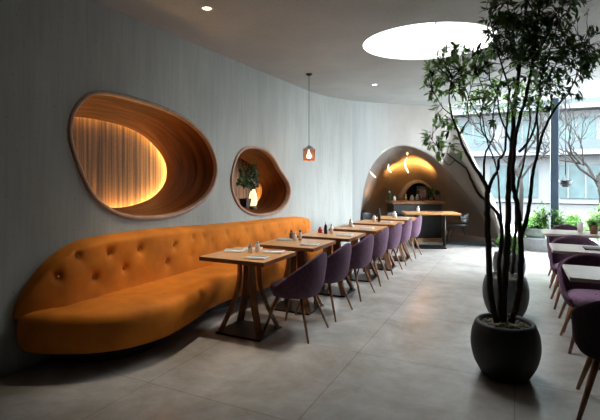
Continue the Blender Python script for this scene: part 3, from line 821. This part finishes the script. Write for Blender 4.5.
def small_tree(root, trunks, blobs, pc, mat, n_scale=1, lm='leaf_mid'):
    nodes = []
    for lst, ra, rb in trunks:
        bm = bmesh.new(); P = branch(bm, [at_d(*q)-pc for q in lst], ra, rb, 8); obj('trunk', bm, M['bark'], root)
        nodes += P[len(P)//2:]
    a_, b_ = bmesh.new(), bmesh.new()
    for (cx, cy, rx, ry, d, n) in blobs:
        for s in range(n):
            a = random.uniform(0, 2*PI); r = math.sqrt(random.random())
            tip = at_d(cx+rx*r*math.cos(a), cy+ry*r*math.sin(a), d+random.gauss(0, .12))-pc
            if tip.z > CZ-.1: tip.z = CZ-.1-random.random()*.1
            nb = min(nodes, key=lambda q: (q-tip).length_squared); mid = nb.lerp(tip, .5)+rvec()*.03
            tube(b_, [nb, mid, tip], [.003, .002, .001], 4, False)
            for k in range(7):
                L = random.uniform(.05, .085); leaf(a_, mid.lerp(tip, .4+.6*k/6), (tip-nb).normalized()*.6+rvec(), L, L*.17)
    obj('twigs', b_, M['bark'], root); obj('foliage', a_, M[lm], root)
pc2 = at_d(505.5, 300, 4.72); pc2.z = 0
tr2 = thing('potted_tree', 'slender tree in a round grey planter just behind the front planter', 'potted tree', pc2)
pot(tr2, M['planter_grey'], .88, 1.05)
small_tree(tr2, [([(512,274,4.72),(514,250,4.72),(516,225,4.72),(517,190,4.72),(524,160,4.72),(530,120,4.7),(527,90,4.7)], .022, .006),
                 ([(506,274,4.76),(503,240,4.78),(500,205,4.78),(497,170,4.8),(487,140,4.8),(481,110,4.8),(478,85,4.8)], .016, .004)],
           [(470,100,25,18,4.75,14),(510,100,30,20,4.75,22),(540,90,22,18,4.72,14)], pc2, None)
pc3 = at_d(509, 270, 6.3); pc3.z = 0
tr3 = thing('potted_shrub', 'small green shrub in the rearmost round grey planter of three', 'potted plant', pc3)
pot(tr3, M['planter_grey'], .82, 1.0)
bm = bmesh.new()
for k in range(260):
    b0 = Vector((random.gauss(0, .07), random.gauss(0, .07), .40+random.random()*.2)); leaf(bm, b0, Vector((random.gauss(0, .6), random.gauss(0, .6), 1)), .10, .018)
obj('foliage', bm, M['leaf_mid'], tr3)

# bowl planter and window plants
bp = on_y(534, 238, 9.75)
bw = thing('bowl_planter', 'grey-green bowl planter standing on the low window ledge by the cave wall', 'planter', (on_y(534, 230, 10.2).x, 10.22, .262))
bm = bmesh.new(); lathe(bm, [(0, 0), (.13, 0), (.19, .04), (.235, .11), (.245, .19), (.225, .19), (.20, .15), (0, .15)], seg=32, sy=.5); obj('pot', bm, M['bowl_green'], bw)
bm = bmesh.new()
for k in range(60): leaf(bm, Vector((random.gauss(0, .07), random.gauss(0, .03), .15)), Vector((random.gauss(0, .7), random.gauss(0, .4), 1)), .13, .02)
obj('foliage', bm, M['leaf_light'], bw)
def grassy(x, y, z, h, w, n, label, mat='leaf_light'):
    t = thing('window_plant', label, 'plant', (x, y, z), 0, 'green plants on the window ledge')
    bm = bmesh.new(); st = bmesh.new()
    for k in range(max(4, n//40)):
        a = random.uniform(0, 2*PI); rr = random.random()*w*.6
        top = Vector((rr*math.cos(a), rr*math.sin(a)*.35, h*random.uniform(.5, .95)))
        tube(st, [(random.gauss(0, .03), random.gauss(0, .02), 0), top*.6, top], [.006, .004, .002], 5)
        for j in range(40):
            q = top*random.uniform(.3, 1.05)+rvec()*.05
            leaf(bm, q, Vector((random.gauss(0, 1), random.gauss(0, .4), random.gauss(.3, .6))), random.uniform(.08, .19), .017, droop=.3)
    obj('stem', st, M['leaf_mid'], t); obj('foliage', bm, M[mat], t); return t
wl = ['tall bright green plant on the window ledge behind the bowl planter', 'bushy green plant on the window ledge left of the mullion', 'bushy green plant on the window ledge right of the mullion', 'feathery green plant on the window ledge behind the pale table', 'leafy green plant on the window ledge at the right frame edge']
for (px, h, w, n), l in zip([(524, .30, .10, 80), (543, .70, .24, 380), (560, .60, .22, 300), (579, .40, .15, 160), (600, .58, .24, 300)], wl):
    q = on_y(px, 230, 10.18); grassy(q.x, 10.2, .258, h, w, n, l)

# hanging bowl by the window
hp = on_y(565.5, 182, 9.9)
hb = thing('hanging_planter', 'small black bowl hanging on a thin cord in front of the window', 'planter', (hp.x, 9.9, 0))
zt = hp.z
bm = bmesh.new(); lathe(bm, [(0, zt-.10), (.05, zt-.095), (.10, zt-.04), (.12, zt+.03), (.11, zt+.03), (.08, zt-.03), (0, zt-.06)], seg=24); obj('bowl', bm, M['planter'], hb)
bm = bmesh.new(); tube(bm, [(0, 0, CZ), (0, 0, zt+.13)], .009, 5)
for k in range(3):
    a = 2*PI*k/3; tube(bm, [(0, 0, zt+.13), (.115*math.cos(a), .115*math.sin(a), zt+.03)], .004, 5)
obj('cord', bm, M['black_metal'], hb)
bm = bmesh.new(); q = on_y(528, 20, 9); 
# ------------------------------------------------------------------ plant in the small niche
bm.free()
npx = on_x(254, 200, WX-.20)
zb = None
npz = on_x(253, 209, WX-.16)
vs_ = thing('niche_plant', 'leafy branching plant in a cream vase inside the small wooden niche', 'potted plant', (npz.x, npz.y, npz.z))
bm = bmesh.new(); lathe(bm, [(0, 0), (.055, 0), (.06, .035), (.045, .05)], seg=20); obj('vase_foot', bm, M['planter_grey'], vs_)
bm = bmesh.new(); lathe(bm, [(.045, .05), (.062, .09), (.066, .15), (.05, .24), (.03, .28), (.034, .30), (.026, .30), (.02, .27)], seg=20); obj('vase', bm, M['lamp_cream'], vs_)
bm = bmesh.new(); bl = bmesh.new(); bl2 = bmesh.new()
ends = []
for (dy, dz) in [(-.10, .58), (-.22, .50), (-.30, .42), (-.02, .62), (.08, .52), (.14, .40), (-.16, .40), (-.34, .55), (-.05, .46), (-.24, .62), (.12, .60), (-.10, .70)]:
    e = Vector((random.uniform(-.08, .08), dy*1.35+.03, dz)); m_ = Vector((0, dy*.35-.03, .36)); tube(bm, catmull([(0, 0, .25), m_, e], 4), .005, 5); ends.append((m_, e))
obj('stem', bm, M['bark'], vs_)
for m_, e in ends:
    for k in range(34):
        q = m_.lerp(e, random.uniform(.25, 1.08)); d_ = rvec(); d_.x *= .5
        leaf(bl if random.random() < .6 else bl2, q, d_, random.uniform(.05, .09), .018)
obj('foliage', bl, M['leaf'], vs_); obj('dried_foliage', bl2, M['leaf_grey'], vs_)
q = on_x(246.5, 207, WX-.20)
dp = thing('square_pot', 'small dark square pot beside the vase inside the small niche', 'pot', (q.x, q.y-.03, q.z))
bm = bmesh.new(); loft(bm, [[Vector((sx*r, sy*r, z)) for sx, sy in ((-1, -1), (1, -1), (1, 1), (-1, 1))] for r, z in ((.05, 0), (.068, .13), (.058, .13), (.05, .03))]); obj('pot', bm, M['planter'], dp, False)

# ------------------------------------------------------------------ cave: bar, table, chairs, pendants
a = on_z(394, 241.2, 0); b = on_z(442, 240.8, 0)
dirv = (b-a).normalized(); nrm = Vector((-dirv.y, dirv.x, 0)); L = (b-a).length; ctr = (a+b)/2
br = thing('bar_counter', 'dark bar counter with a wooden top inside the cave recess', 'counter', (ctr.x, ctr.y, 0), math.atan2(dirv.y, dirv.x))
bm = bmesh.new(); box(bm, (0, .30, .44), (L, .55, .84), .01); obj('body', bm, M['chair_black'], br, False)
bm = bmesh.new(); box(bm, (0, .28, .895), (L+.10, .66, .06), .008); obj('countertop', bm, M['strut'], br, False)
bm = bmesh.new(); box(bm, (0, .0, .03), (L, .04, .06), .004); obj('kickboard', bm, M['top'], br, False)
def bpt(u, v, z):
    return (ctr.x+dirv.x*u+nrm.x*v, ctr.y+dirv.y*u+nrm.y*v, z)
cz = .926
items = [(-.60, 'wine_bottle', 'bottle', 'dark wine bottle at the left end of the bar counter', 'leaf', .24, .035), (-.48, 'wine_glass', 'glass', 'pale drinking glass beside the dark bottle on the bar', 'white', .12, .035),
         (-.2, 'syrup_bottle', 'bottle', 'amber bottle in the middle of the bar counter', 'brass', .16, .03), (-.05, 'serving_jar', 'jar', 'white lidded jar in the middle of the bar counter', 'white', .14, .05), (.08, 'steel_canister', 'canister', 'steel canister beside the white jar on the bar', 'steel', .16, .045)]
for u, nm, cat, l, m_, h, r in items: bottle(nm, bpt(u, .3, cz), h, r, M[m_], M['steel'] if m_ != 'white' else M['white'], l, cat, 'things standing on the bar', 'lid')
for u, l, fm in ((.22, 'pot of pink flowers on the bar counter', 'pink'), (.42, 'pot of green leaves on the bar counter', 'leaf_light'), (.58, 'pot of mixed small leaves at the right end of the bar', 'leaf_grey')):
    t = thing('counter_plant', l, 'potted plant', bpt(u, .3, cz), 0, 'plants on the bar counter')
    bm = bmesh.new(); lathe(bm, [(0, 0), (.035, 0), (.048, .09), (.04, .09), (0, .08)], seg=14); obj('pot', bm, M['brown_pot'], t)
    bm = bmesh.new()
    for k in range(90):
        v = rvec(); leaf(bm, Vector((v.x*.05, v.y*.05, .11+random.random()*(.20 if fm == 'leaf_light' else .10))), rvec()+Vector((0, 0, .5)), .08, .02)
    obj('foliage', bm, M[fm], t)
# menu board
mb = at_d(422.5, 194, DI+.5); 
t = thing('menu_board', 'blue-grey menu board on the wall behind the arched bar opening', 'sign', (mb.x, mb.y, 0), YAW)
bm = bmesh.new(); box(bm, (0, 0, 1.02), (.34, .03, .42), .004); obj('panel', bm, M['board'], t, False)
bm = bmesh.new()
for k in range(7): box(bm, (random.uniform(-.03, .02), -.018, 1.17-.045*k), (random.uniform(.14, .26), .003, .012), 0)
obj('writing', bm, M['chalk'], t, False)
bm = bmesh.new(); box(bm, (0, .02, .41), (.03, .02, .82), 0); obj('post', bm, M['black_metal'], t, False)
# cave table
tcx = at_d(430, 212, 9.35)
ct = thing('cave_table', 'wide wooden table with dark base in front of the bar counter', 'table', (tcx.x, tcx.y, 0), YAW-.08)
bm = bmesh.new(); box(bm, (0, 0, .735), (1.12, .62, .035), .006); obj('tabletop', bm, M['top'], ct, False)
bm = bmesh.new(); box(bm, (0, 0, .02), (.6, .4, .03), .005); obj('base', bm, M['black_metal'], ct, False)
for sx in (-.3, .3):
    bm = bmesh.new(); tube(bm, [(sx, 0, .03), (sx, 0, .72)], .03, 12); obj('leg', bm, M['black_metal'], ct)
bottle('salt_shaker', (tcx.x-.25, tcx.y, .7535), .12, .03, M['white'], M['steel'], 'white salt shaker on the wide cave table', 'shaker', None)
q = tcx + Vector((.1, .1, 0)); bm = bmesh.new(); box(bm, (0, 0, .006), (.3, .18, .012), .004); tag(obj('serving_board', bm, M['strut'], None, False, loc=(q.x, q.y, .7535)), 'small wooden serving board on the wide cave table', 'board')
# dark chairs
def cave_chair(label):
    t = thing('cafe_chair', label, 'chair'); t['group'] = 'black cafe chairs in the cave'
    bm = bmesh.new(); lathe(bm, [(0, .40), (.17, .405), (.215, .43), (.22, .455), (.19, .465), (0, .46)], seg=28, sy=1.05); obj('seat', bm, M['chair_black'], t)
    bm = bmesh.new(); rg = []
    for j in range(7):
        w = j/6; z = .47+.24*w; row = []
        for k in range(19):
            a = math.radians(-75+150*k/18); zz = z-(.10*(abs(a)/1.3)**2 if w > .5 else -.06*(abs(a)/1.3)**2)
            row.append(Vector((.235*math.cos(a)*(1+.1*w), .26*math.sin(a), zz)))
        rg.append(row)
    loft(bm, rg, False); o = obj('backrest', bm, M['chair_black'], t); m_ = o.modifiers.new('solid', 'SOLIDIFY'); m_.thickness = .025
    bm = bmesh.new()
    for s in (-1, 1): tube(bm, [(.15, .12*s, .43), (.22, .13*s, .5), (.245, .12*s, .58)], .010, 8)
    obj('back_frame', bm, M['black_metal'], t)
    for sx in (-1, 1):
        for sy in (-1, 1):
            bm = bmesh.new(); tube(bm, [(.10*sx, .10*sy, .42), (.24*sx, .22*sy, 0)], .010, 8); obj('leg', bm, M['black_metal'], t)
    return t
cp_ = at_d(457, 241.5, 9.85); cp_.z = 0
cc = cave_chair('black cafe chair at the right end of the wide cave table'); cc.location = cp_; cc.rotation_euler = (0, 0, .15)
for (px, d, rz, l) in [(373, 9.8, 2.6, 'black cafe chair by the left edge of the cave opening'), (397, 9.72, 2.2, 'black cafe chair left of the wide cave table'), (367, 10.7, 3.4, 'black cafe chair farthest left inside the cave')]:
    q = at_d(px, 200, d); dup(cc, (q.x, q.y, 0), rz, l)
# left cave table
q = at_d(377, 212, 10.45)
# cave pendants
def shard_pendant(parts, d, label):
    c0 = at_d(parts[0][0][0], parts[0][0][1], d)
    t = thing('shard_pendant', label, 'lamp', (c0.x, c0.y, 0), YAW, 'glowing shard pendants in the cave')
    for pts in parts:
        bm = bmesh.new(); P = []
        for a, b, r in pts:
            v = at_d(a, b, d)-c0; u = v.x*CA+v.y*SA; P.append((Vector((u, 0, at_d(a, b, d).z)), r))
        pp = catmull([p for p, r in P], 5); n = len(pp)
        rr = [P[min(len(P)-1, int(i/5))][1]*(1-i % 5/5)+P[min(len(P)-1, int(i/5)+1)][1]*(i % 5/5) for i in range(n)]
        tube(bm, pp, [max(.003, r) for r in rr], 10); obj('glass_shard', bm, M['shard'], t)
    zt = at_d(parts[0][0][0], parts[0][0][1], d).z
    bm = bmesh.new(); tube(bm, [(0, 0, zt), (0, 0, zt+.45)], .003, 5); obj('cord', bm, M['black_metal'], t)
shard_pendant([[(407.5, 152, .006), (407.3, 153.5, .028), (407.5, 155.3, .006)], [(407, 157.5, .01), (405.4, 161, .017), (405, 165, .02), (407, 170, .022), (408.5, 173, .01)]], 10.4, 'largest glowing crescent pendant inside the cave with a round top')
shard_pendant([[(388.6, 164, .008), (388.3, 168, .018), (389.5, 170.5, .022), (391.3, 172.5, .008)]], 10.4, 'middle glowing shard pendant inside the cave')
shard_pendant([[(370, 171.5, .008), (372, 174, .018), (374, 176, .018), (376, 177.5, .008)]], 10.3, 'slanting glowing shard pendant nearest the left lip of the cave')
sq = at_d(364.5, 197, 11.1)
bm = bmesh.new(); bmesh.ops.create_uvsphere(bm, u_segments=20, v_segments=12, radius=.075)
tag(obj('globe_lamp', bm, M['shard'], None, loc=sq), 'small round glowing lamp at the left inner edge of the cave', 'lamp')

# ------------------------------------------------------------------ outside
bm = bmesh.new(); vs = [bm.verts.new(p) for p in ((-25, YW+.12, -.05), (40, YW+.12, -.05), (40, 60, -.05), (-25, 60, -.05))]; bm.faces.new(vs)
struct('ground', bm, M['paving'])
def building(x0, x1, y, h, label, mat, rot=0):
    t = thing('apartment_building', label, 'building', (x0, y, 0), rot)
    w = x1-x0
    bm = bmesh.new(); box(bm, (w/2, 3, h/2), (w, 6, h), 0); obj('wall', bm, mat, t, False)
    z = 3.1; ng = max(3, int(w/3.2))
    for k in range(ng):
        bm = bmesh.new(); box(bm, (w*(k+.5)/ng, -.03, 1.25), (w/ng*.7, .1, 1.9), .01); f = obj('window', bm, M['facade_glass'], t, False)
        b2 = bmesh.new()
        for dx in (-.33, 0, .33): box(b2, (w*(k+.5)/ng+dx*w/ng*.7, -.09, 1.25), (.08, .06, 1.9), 0)
        obj('window_frame', b2, M['facade'], f, False)
    while z < h-1:
        bm = bmesh.new(); box(bm, (w/2, -.6, z-.25), (w*.94, 1.2, .28), .02); obj('balcony_slab', bm, M['facade'], t, False)
        bm = bmesh.new(); box(bm, (w/2, -1.15, z+.15), (w*.9, .05, .5), 0); obj('balcony_rail', bm, M['facade_grey'], t, False)
        n = max(2, int(w/2.4))
        for k in range(n):
            bm = bmesh.new(); box(bm, (w*(k+.5)/n, -.03, z+1.0), (w/n*.68, .1, 1.5), .01); f = obj('window', bm, M['facade_glass'], t, False)
            b2 = bmesh.new(); box(b2, (w*(k+.5)/n, -.09, z+1.0), (.08, .06, 1.5), 0); obj('window_frame', b2, M['facade'], f, False)
        z += 2.5
    return t
building(-9, 12.5, 29, 16, 'pale apartment building with long white balconies across the street', M['facade'])
building(13.2, 32, 33, 13, 'lower pale grey apartment building beside the balconied one', M['facade_grey'])
def bare_tree(px, d, h, label, sd):
    random.seed(sd); q = at_d(px, 200, d)
    t = thing('bare_tree', label, 'tree', (q.x, q.y, -.05), 0, 'bare trees outside the window')
    bm = bmesh.new(); b2 = bmesh.new()
    tube(bm, [(0, 0, 0), (.05, 0, h*.2), (-.04, 0, h*.35)], [.09, .07, .06], 8)
    def rec(p, dr, L, r, lv):
        e = p+dr*L; m_ = p.lerp(e, .5)+rvec()*L*.1
        tube(b2, [p, m_, e], [r, r*.8, r*.6], 5, False)
        if lv:
            for k in range(3): rec(p.lerp(e, random.uniform(.5, 1)), (dr+rvec()*.75+Vector((0, 0, .12))).normalized(), L*.72, r*.55, lv-1)
    for k in range(4): rec(Vector((-.04, 0, h*(.25+.03*k))), (Vector((math.cos(k*1.6+.5), math.sin(k*1.6)*.5, 1.0))).normalized(), h*.27, .045, 4)
    obj('trunk', bm, M['pale_bark'], t); obj('branches', b2, M['pale_bark'], t)
bare_tree(600, 12.5, 4.6, 'bare branching tree close outside the window at the right', 3)
bare_tree(520, 15.5, 5.5, 'bare branching tree farther outside behind the big potted tree', 5)
random.seed(11)
for k, (px, d, s, l) in enumerate([(535, 12.2, .5, 'rounded shrub outside the window left of the mullion'), (573, 12.6, .45, 'rounded shrub outside the window right of the mullion'), (598, 11.9, .6, 'rounded shrub outside the window under the bare tree')]):
    q = at_d(px, 200, d); t = thing('garden_shrub', l, 'shrub', (q.x, q.y, -.05), 0, 'shrubs outside the window')
    bm = bmesh.new()
    for j in range(700):
        v = rvec(); v.z = abs(v.z); leaf(bm, Vector((v.x*.5*s, v.y*.4*s, v.z*s))*random.uniform(.6, 1), rvec()+v, .12, .03)
    obj('foliage', bm, M['leaf_light'], t)
    bm = bmesh.new(); tube(bm, [(0, 0, 0), (0, 0, .5*s)], .03, 6); obj('stem', bm, M['pale_bark'], t)

# ------------------------------------------------------------------ lights
W = bpy.data.worlds.new('sky'); bpy.context.scene.world = W; W.use_nodes = True
nt = W.node_tree; bg = nt.nodes['Background']; bg.inputs[0].default_value = (.88, .945, 1, 1); bg.inputs[1].default_value = 36
def lamp(name, typ, loc, energy, col, size=.1, rot=None, sy=None, portal=False):
    l = bpy.data.lights.new(name, typ); l.energy = energy; l.color = col
    if typ == 'AREA':
        l.size = size
        if sy: l.shape = 'RECTANGLE'; l.size_y = sy
        if portal: l.cycles.is_portal = True
    elif typ == 'SUN': l.angle = size
    else: l.shadow_soft_size = size
    o = bpy.data.objects.new(name, l); C.objects.link(o); o.location = loc
    if rot: o.rotation_euler = rot
    return o
lamp('window_portal', 'AREA', ((PW.x+QW.x)/2, YW+.14, CZ/2), 1, (1, 1, 1), 4.9, (-PI/2, 0, 0), CZ, True)
lamp('side_portal', 'AREA', (XR+.08, (8.6+YW)/2, CZ/2), 1, (1, 1, 1), 1.75, (0, PI/2, 0), CZ, True).rotation_euler = (PI/2, 0, PI/2)
lamp('pendant_glow', 'POINT', (pd.x, pd.y, 1.72), 3, (1, .7, .42), .04)
q = on_z(207, 8, CZ)
for q in (on_z(207, 8, CZ), on_z(374.5, 84.5, CZ)):
    l = lamp('downlight_glow', 'SPOT', (q.x, q.y, CZ-.03), 115 if q.y < 4 else 40, (1, .86, .68), .03); l.data.spot_size = 1.2; l.data.spot_blend = 1
for (px, py, d, e) in ((421, 163, 11.1, 24), (396, 162, 11.2, 7), (374, 185, 10.7, 2)):  # unseen upward spots added to spread the amber glow around the pendants
    l = lamp('cave_glow', 'SPOT', at_d(px, py, d)-Vector((0, 0, .32)), e*3.4, (1, .42, .09), .08)
    l.data.spot_size = 2.7; l.data.spot_blend = 1; l.rotation_euler = (d_dirv*.75+Vector((0, 0, 1))).to_track_quat('-Z', 'Y').to_euler()
q = on_x(262, 196, WX-.2)

sc_ = bpy.context.scene
sc_.view_settings.view_transform = 'Standard'; sc_.view_settings.look = 'None'; sc_.view_settings.exposure = .6
try: sc_.cycles.use_denoising = True
except Exception: pass
sc_.cycles.max_bounces = 8; sc_.cycles.transparent_max_bounces = 8
sc_.cycles.sample_clamp_indirect = 8
